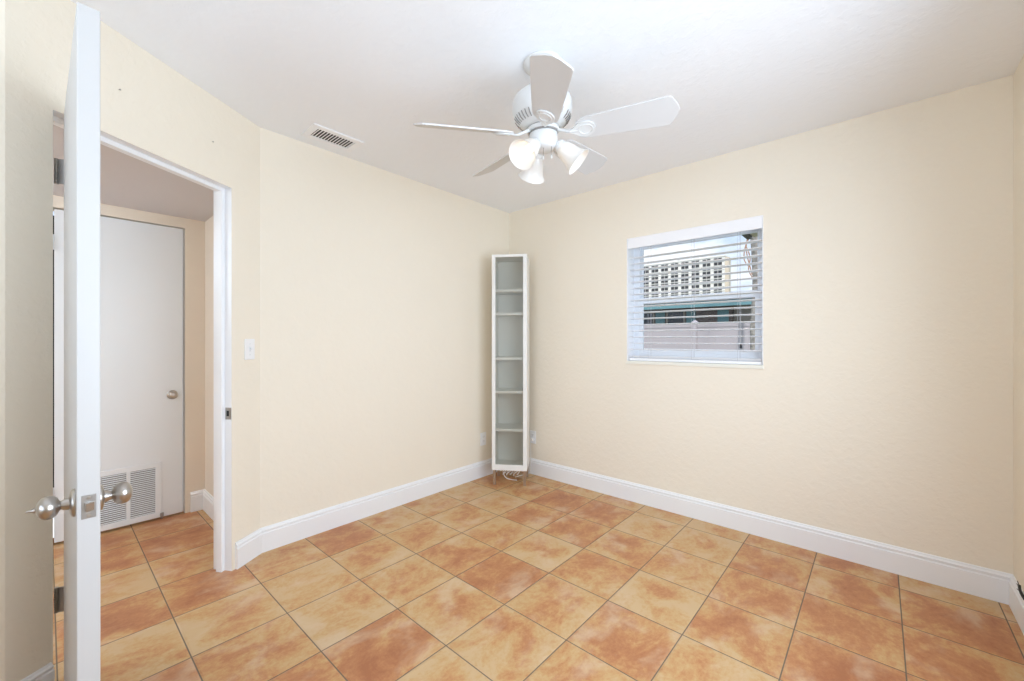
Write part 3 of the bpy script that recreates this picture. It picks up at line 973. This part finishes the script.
# ------------------------------------------------------------------ small things on the walls
for t, z, where in ((0.74, 2.213, 'small nail left in the wall above the doorway, beside the open door'), (0.316, 2.207, 'small nail left in the wall above the right side of the doorway')):
    p = P0 + U * t
    bm = BM(); lathe(bm, [(0.0, -0.004), (0.0012, -0.004), (0.0012, 0.006), (0.0032, 0.007), (0.0032, 0.0085), (0.0, 0.009)], 10, axis_mtx((p.x, p.y, z), N_), False, False)
    tag(build('nail', bm, M['nail'], None), where, 'nail', 'nails above the doorway')

# black cable end lying on the baseboard at the right edge
bm = BM()
cx = W - 0.010
tube(bm, spline([(cx, -0.262, 0.142), (cx - 0.004, -0.240, 0.148), (cx - 0.004, -0.215, 0.152), (cx - 0.003, -0.190, 0.160)]), 0.0048, 8)
tube(bm, spline([(cx, -0.265, 0.146), (cx - 0.006, -0.235, 0.158), (cx - 0.006, -0.212, 0.164), (cx - 0.004, -0.195, 0.170)]), 0.0048, 8)
tube(bm, spline([(cx, -0.30, 0.1455), (cx - 0.003, -0.34, 0.1455), (cx - 0.003, -0.42, 0.1455), (cx - 0.003, -0.52, 0.1455)]), 0.0042, 8)
cab_b = build('cable_end', bm, M['black'], None, smooth=True)
tag(cab_b, 'black cable end on top of the baseboard at the right edge', 'cable')
bm = BM()
tube(bm, [(cx - 0.004, -0.192, 0.158), (cx - 0.006, -0.165, 0.164)], 0.0016, 6)
tube(bm, [(cx - 0.004, -0.197, 0.169), (cx - 0.006, -0.172, 0.178)], 0.0016, 6)
tube(bm, [(cx - 0.004, -0.212, 0.150), (cx - 0.008, -0.180, 0.147)], 0.0014, 6)
build('wire', bm, M['black'], cab_b)

# ------------------------------------------------------------------ outside: ground, soffit
bm = BM(); box(bm, (-150, 0.2, -0.35), (120, 420, -0.15))
struct('ground', bm, M['grass'], 'grassy ground outside the window', 'ground')
bm = BM()
box(bm, (1.895, 0.20, 2.055), (4.2, 0.85, 2.20))
so = struct('soffit', bm, M['soffit'], 'beige soffit corner seen at the top right of the window', 'soffit')
bm = BM(); box(bm, (1.862, 0.24, 2.030), (1.895, 0.80, 2.16))
build('bracket', bm, M['black'], so)

# fence
fence = empty('garden_fence', (-1.5, 9.0, -0.15))
tag(fence, 'white vinyl privacy fence seen through the lower window', 'fence')
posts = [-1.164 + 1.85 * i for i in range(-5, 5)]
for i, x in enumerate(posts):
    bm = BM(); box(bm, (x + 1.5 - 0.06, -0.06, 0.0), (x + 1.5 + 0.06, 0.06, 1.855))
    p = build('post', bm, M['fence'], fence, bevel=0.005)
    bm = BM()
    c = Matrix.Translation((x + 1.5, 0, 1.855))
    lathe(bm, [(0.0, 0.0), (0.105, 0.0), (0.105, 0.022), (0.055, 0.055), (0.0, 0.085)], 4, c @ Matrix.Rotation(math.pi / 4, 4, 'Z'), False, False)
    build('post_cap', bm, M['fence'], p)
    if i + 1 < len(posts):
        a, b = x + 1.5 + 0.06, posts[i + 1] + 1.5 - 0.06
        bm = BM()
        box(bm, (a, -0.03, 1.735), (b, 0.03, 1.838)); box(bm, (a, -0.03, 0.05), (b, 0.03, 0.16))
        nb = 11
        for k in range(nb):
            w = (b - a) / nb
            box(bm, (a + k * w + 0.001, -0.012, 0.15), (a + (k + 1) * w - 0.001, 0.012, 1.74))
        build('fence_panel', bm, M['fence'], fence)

# neighbour's house
hs = empty('neighbour_house', (-4.0, 13.0, -0.15))
tag(hs, 'low brown brick house with teal fascia and shutters beyond the fence', 'house')
ox, oz = 4.0, 0.15
bm = BM(); box(bm, (-9 + ox, 0, 0), (-1.20 + ox, 6.0, 2.75 + oz))
build('brick_wall', bm, M['brick'], hs)
bm = BM(); box(bm, (-1.20 + ox, 0.25, 0), (4.0 + ox, 6.0, 2.75 + oz))
build('stucco_wall', bm, M['stucco'], hs)
bm = BM(); box(bm, (-9.6 + ox, -0.62, 2.40 + oz), (4.6 + ox, -0.58, 2.64 + oz))
build('fascia', bm, M['teal'], hs)
bm = BM(); box(bm, (-9.6 + ox, -0.58, 2.44 + oz), (4.6 + ox, 0.0, 2.47 + oz))
build('eave_soffit', bm, M['soffit'], hs)
bm = BM()
prism(bm, [(-0.66, 2.64), (3.0, 3.05), (6.6, 2.64), (6.6, 2.58), (-0.66, 2.60)], -9.7 + ox, 4.7 + ox, Matrix(((0, 0, 1, 0), (1, 0, 0, 0), (0, 1, 0, oz), (0, 0, 0, 1))))
build('roof', bm, M['roof'], hs)
for x0, x1 in ((-3.92, -3.56), (-2.74, -2.42), (-1.66, -1.30), (-5.2, -4.85)):
    bm = BM(); box(bm, (x0 + ox, -0.04, 1.15 + oz), (x1 + ox, 0.0, 2.35 + oz))
    for z in range(10):
        box(bm, (x0 + ox + 0.04, -0.055, 1.20 + oz + z * 0.115), (x1 + ox - 0.04, -0.04, 1.28 + oz + z * 0.115))
    build('shutter', bm, M['teal'], hs)
for x0, x1 in ((-3.50, -2.80), (-4.80, -3.98)):
    bm = BM()
    for a, b, c, d in ((x0, x0 + 0.05, 1.15, 2.35), (x1 - 0.05, x1, 1.15, 2.35), (x0 + 0.05, x1 - 0.05, 1.15, 1.20), (x0 + 0.05, x1 - 0.05, 2.30, 2.35)):
        box(bm, (a + ox, -0.035, c + oz), (b + ox, 0.0, d + oz))
    f_ = build('window', bm, M['stucco'], hs)
    bm = BM(); box(bm, (x0 + 0.05 + ox, -0.012, 1.20 + oz), (x1 - 0.05 + ox, -0.002, 2.30 + oz))
    build('pane', bm, M['pane_dark'], f_)

# apartment tower, far away
TY = 300.0
tw = empty('apartment_building', (-103.0, TY, -0.15))
tag(tw, 'tall white apartment block with a grid of dark windows, far outside', 'building')
def tx(v):
    return v + 103.0
X0, X1, X2 = -134.5, -75.0, -72.6
ZT = 58.0
bm = BM(); box(bm, (tx(X0), 0, 0), (tx(X1), 16, ZT))
build('facade', bm, M['tower'], tw)
bm = BM(); box(bm, (tx(X1), 0.6, 0), (tx(X2), 4, ZT - 0.6))
build('stair_block', bm, M['tower_side'], tw)
bm = BM(); box(bm, (tx(X0) - 0.4, -0.5, ZT), (tx(X1) + 0.4, 16.3, ZT + 0.7))
build('parapet', bm, M['tower'], tw)
bm = BM(); box(bm, (tx(-118), 4, ZT + 0.7), (tx(-108), 10, ZT + 3.0))
build('roof_plant', bm, M['tower'], tw)
pitch_x = (X1 - X0 - 1.2) / 8
pitch_z = 2.85
bm = BM()
for s in (-1, 1):
    box(bm, (s * 1.35 - 1.10, -0.42, -0.1), (s * 1.35 + 1.10, 0.25, 1.75))
proto = build('window', bm, M['tower_win'], tw)
first = True
for r in range(10):
    for c in range(8):
        o = proto if first else proto.copy()
        if not first:
            COL.objects.link(o)
        first = False
        o.parent = tw
        o.location = (tx(X0) + 0.6 + pitch_x * (c + 0.5), 0, ZT - 2.5 - r * pitch_z)
for r in range(9):
    bm = BM(); box(bm, (tx(X0), -0.35, ZT - 3.0 - r * pitch_z - 0.15), (tx(X1), 0.0, ZT - 3.0 - r * pitch_z + 0.1))
    build('floor_band', bm, M['tower'], tw)

# palm tree close to the window on the right
palm = empty('palm_tree', (0.905, 6.0, -0.15))
tag(palm, 'grey palm trunk with a dry hanging stalk at the right side of the window', 'tree')
bm = BM()
tp = [(0.02 * math.sin(i * 0.7), 0.0, i * 0.22) for i in range(34)]
tube(bm, tp, [0.085 + (0.006 if i % 2 else 0.0) - 0.001 * i for i in range(34)], 12)
build('trunk', bm, M['bark'], palm, smooth=True)
bm = BM()
for q in (((-0.03, 0, 3.55), (-0.12, 0, 3.42), (-0.16, 0, 3.1), (-0.06, 0, 2.62)), ((-0.03, 0, 3.5), (-0.17, 0, 3.2), (-0.20, 0, 2.95), (-0.13, 0, 2.8)), ((-0.15, 0, 3.15), (-0.10, 0.02, 2.95), (-0.12, 0, 2.72), (-0.02, 0, 2.5))):
    tube(bm, spline(q), 0.011, 6)
build('dry_stalk', bm, M['dry_frond'], palm)
top = Vector(tp[-1])
rf = random.Random(3)
for k in range(16):
    a = k * 2.399
    el = 0.9 - 1.3 * (k / 16)
    bm = BM()
    rib = []
    for i in range(9):
        s = i / 8 * 1.9
        rib.append(top + Vector((math.cos(a) * s * math.cos(el), math.sin(a) * s * math.cos(el), math.sin(el) * s - 0.22 * s * s)))
    tube(bm, rib, [0.016 - 0.0015 * i for i in range(9)], 5)
    side = Vector((-math.sin(a), math.cos(a), 0))
    for i in range(1, 9):
        for t in (0.0, 0.5):
            p = rib[i] if t == 0 or i == 8 else rib[i].lerp(rib[i + 1], t)
            ln = 0.42 * math.sin(math.pi * (i + t) / 9.5) + 0.06
            fw_ = (rib[i] - rib[i - 1]).normalized()
            for sg in (-1, 1):
                tip = p + side * sg * ln * 0.8 + fw_ * ln * 0.5 + Vector((0, 0, -0.25 * ln))
                q = fw_ * 0.016
                vs = [bm.verts.new(x) for x in (p - q, p + q, tip)]
                bm.faces.new(vs)
    build('frond', bm, M['frond'], palm)
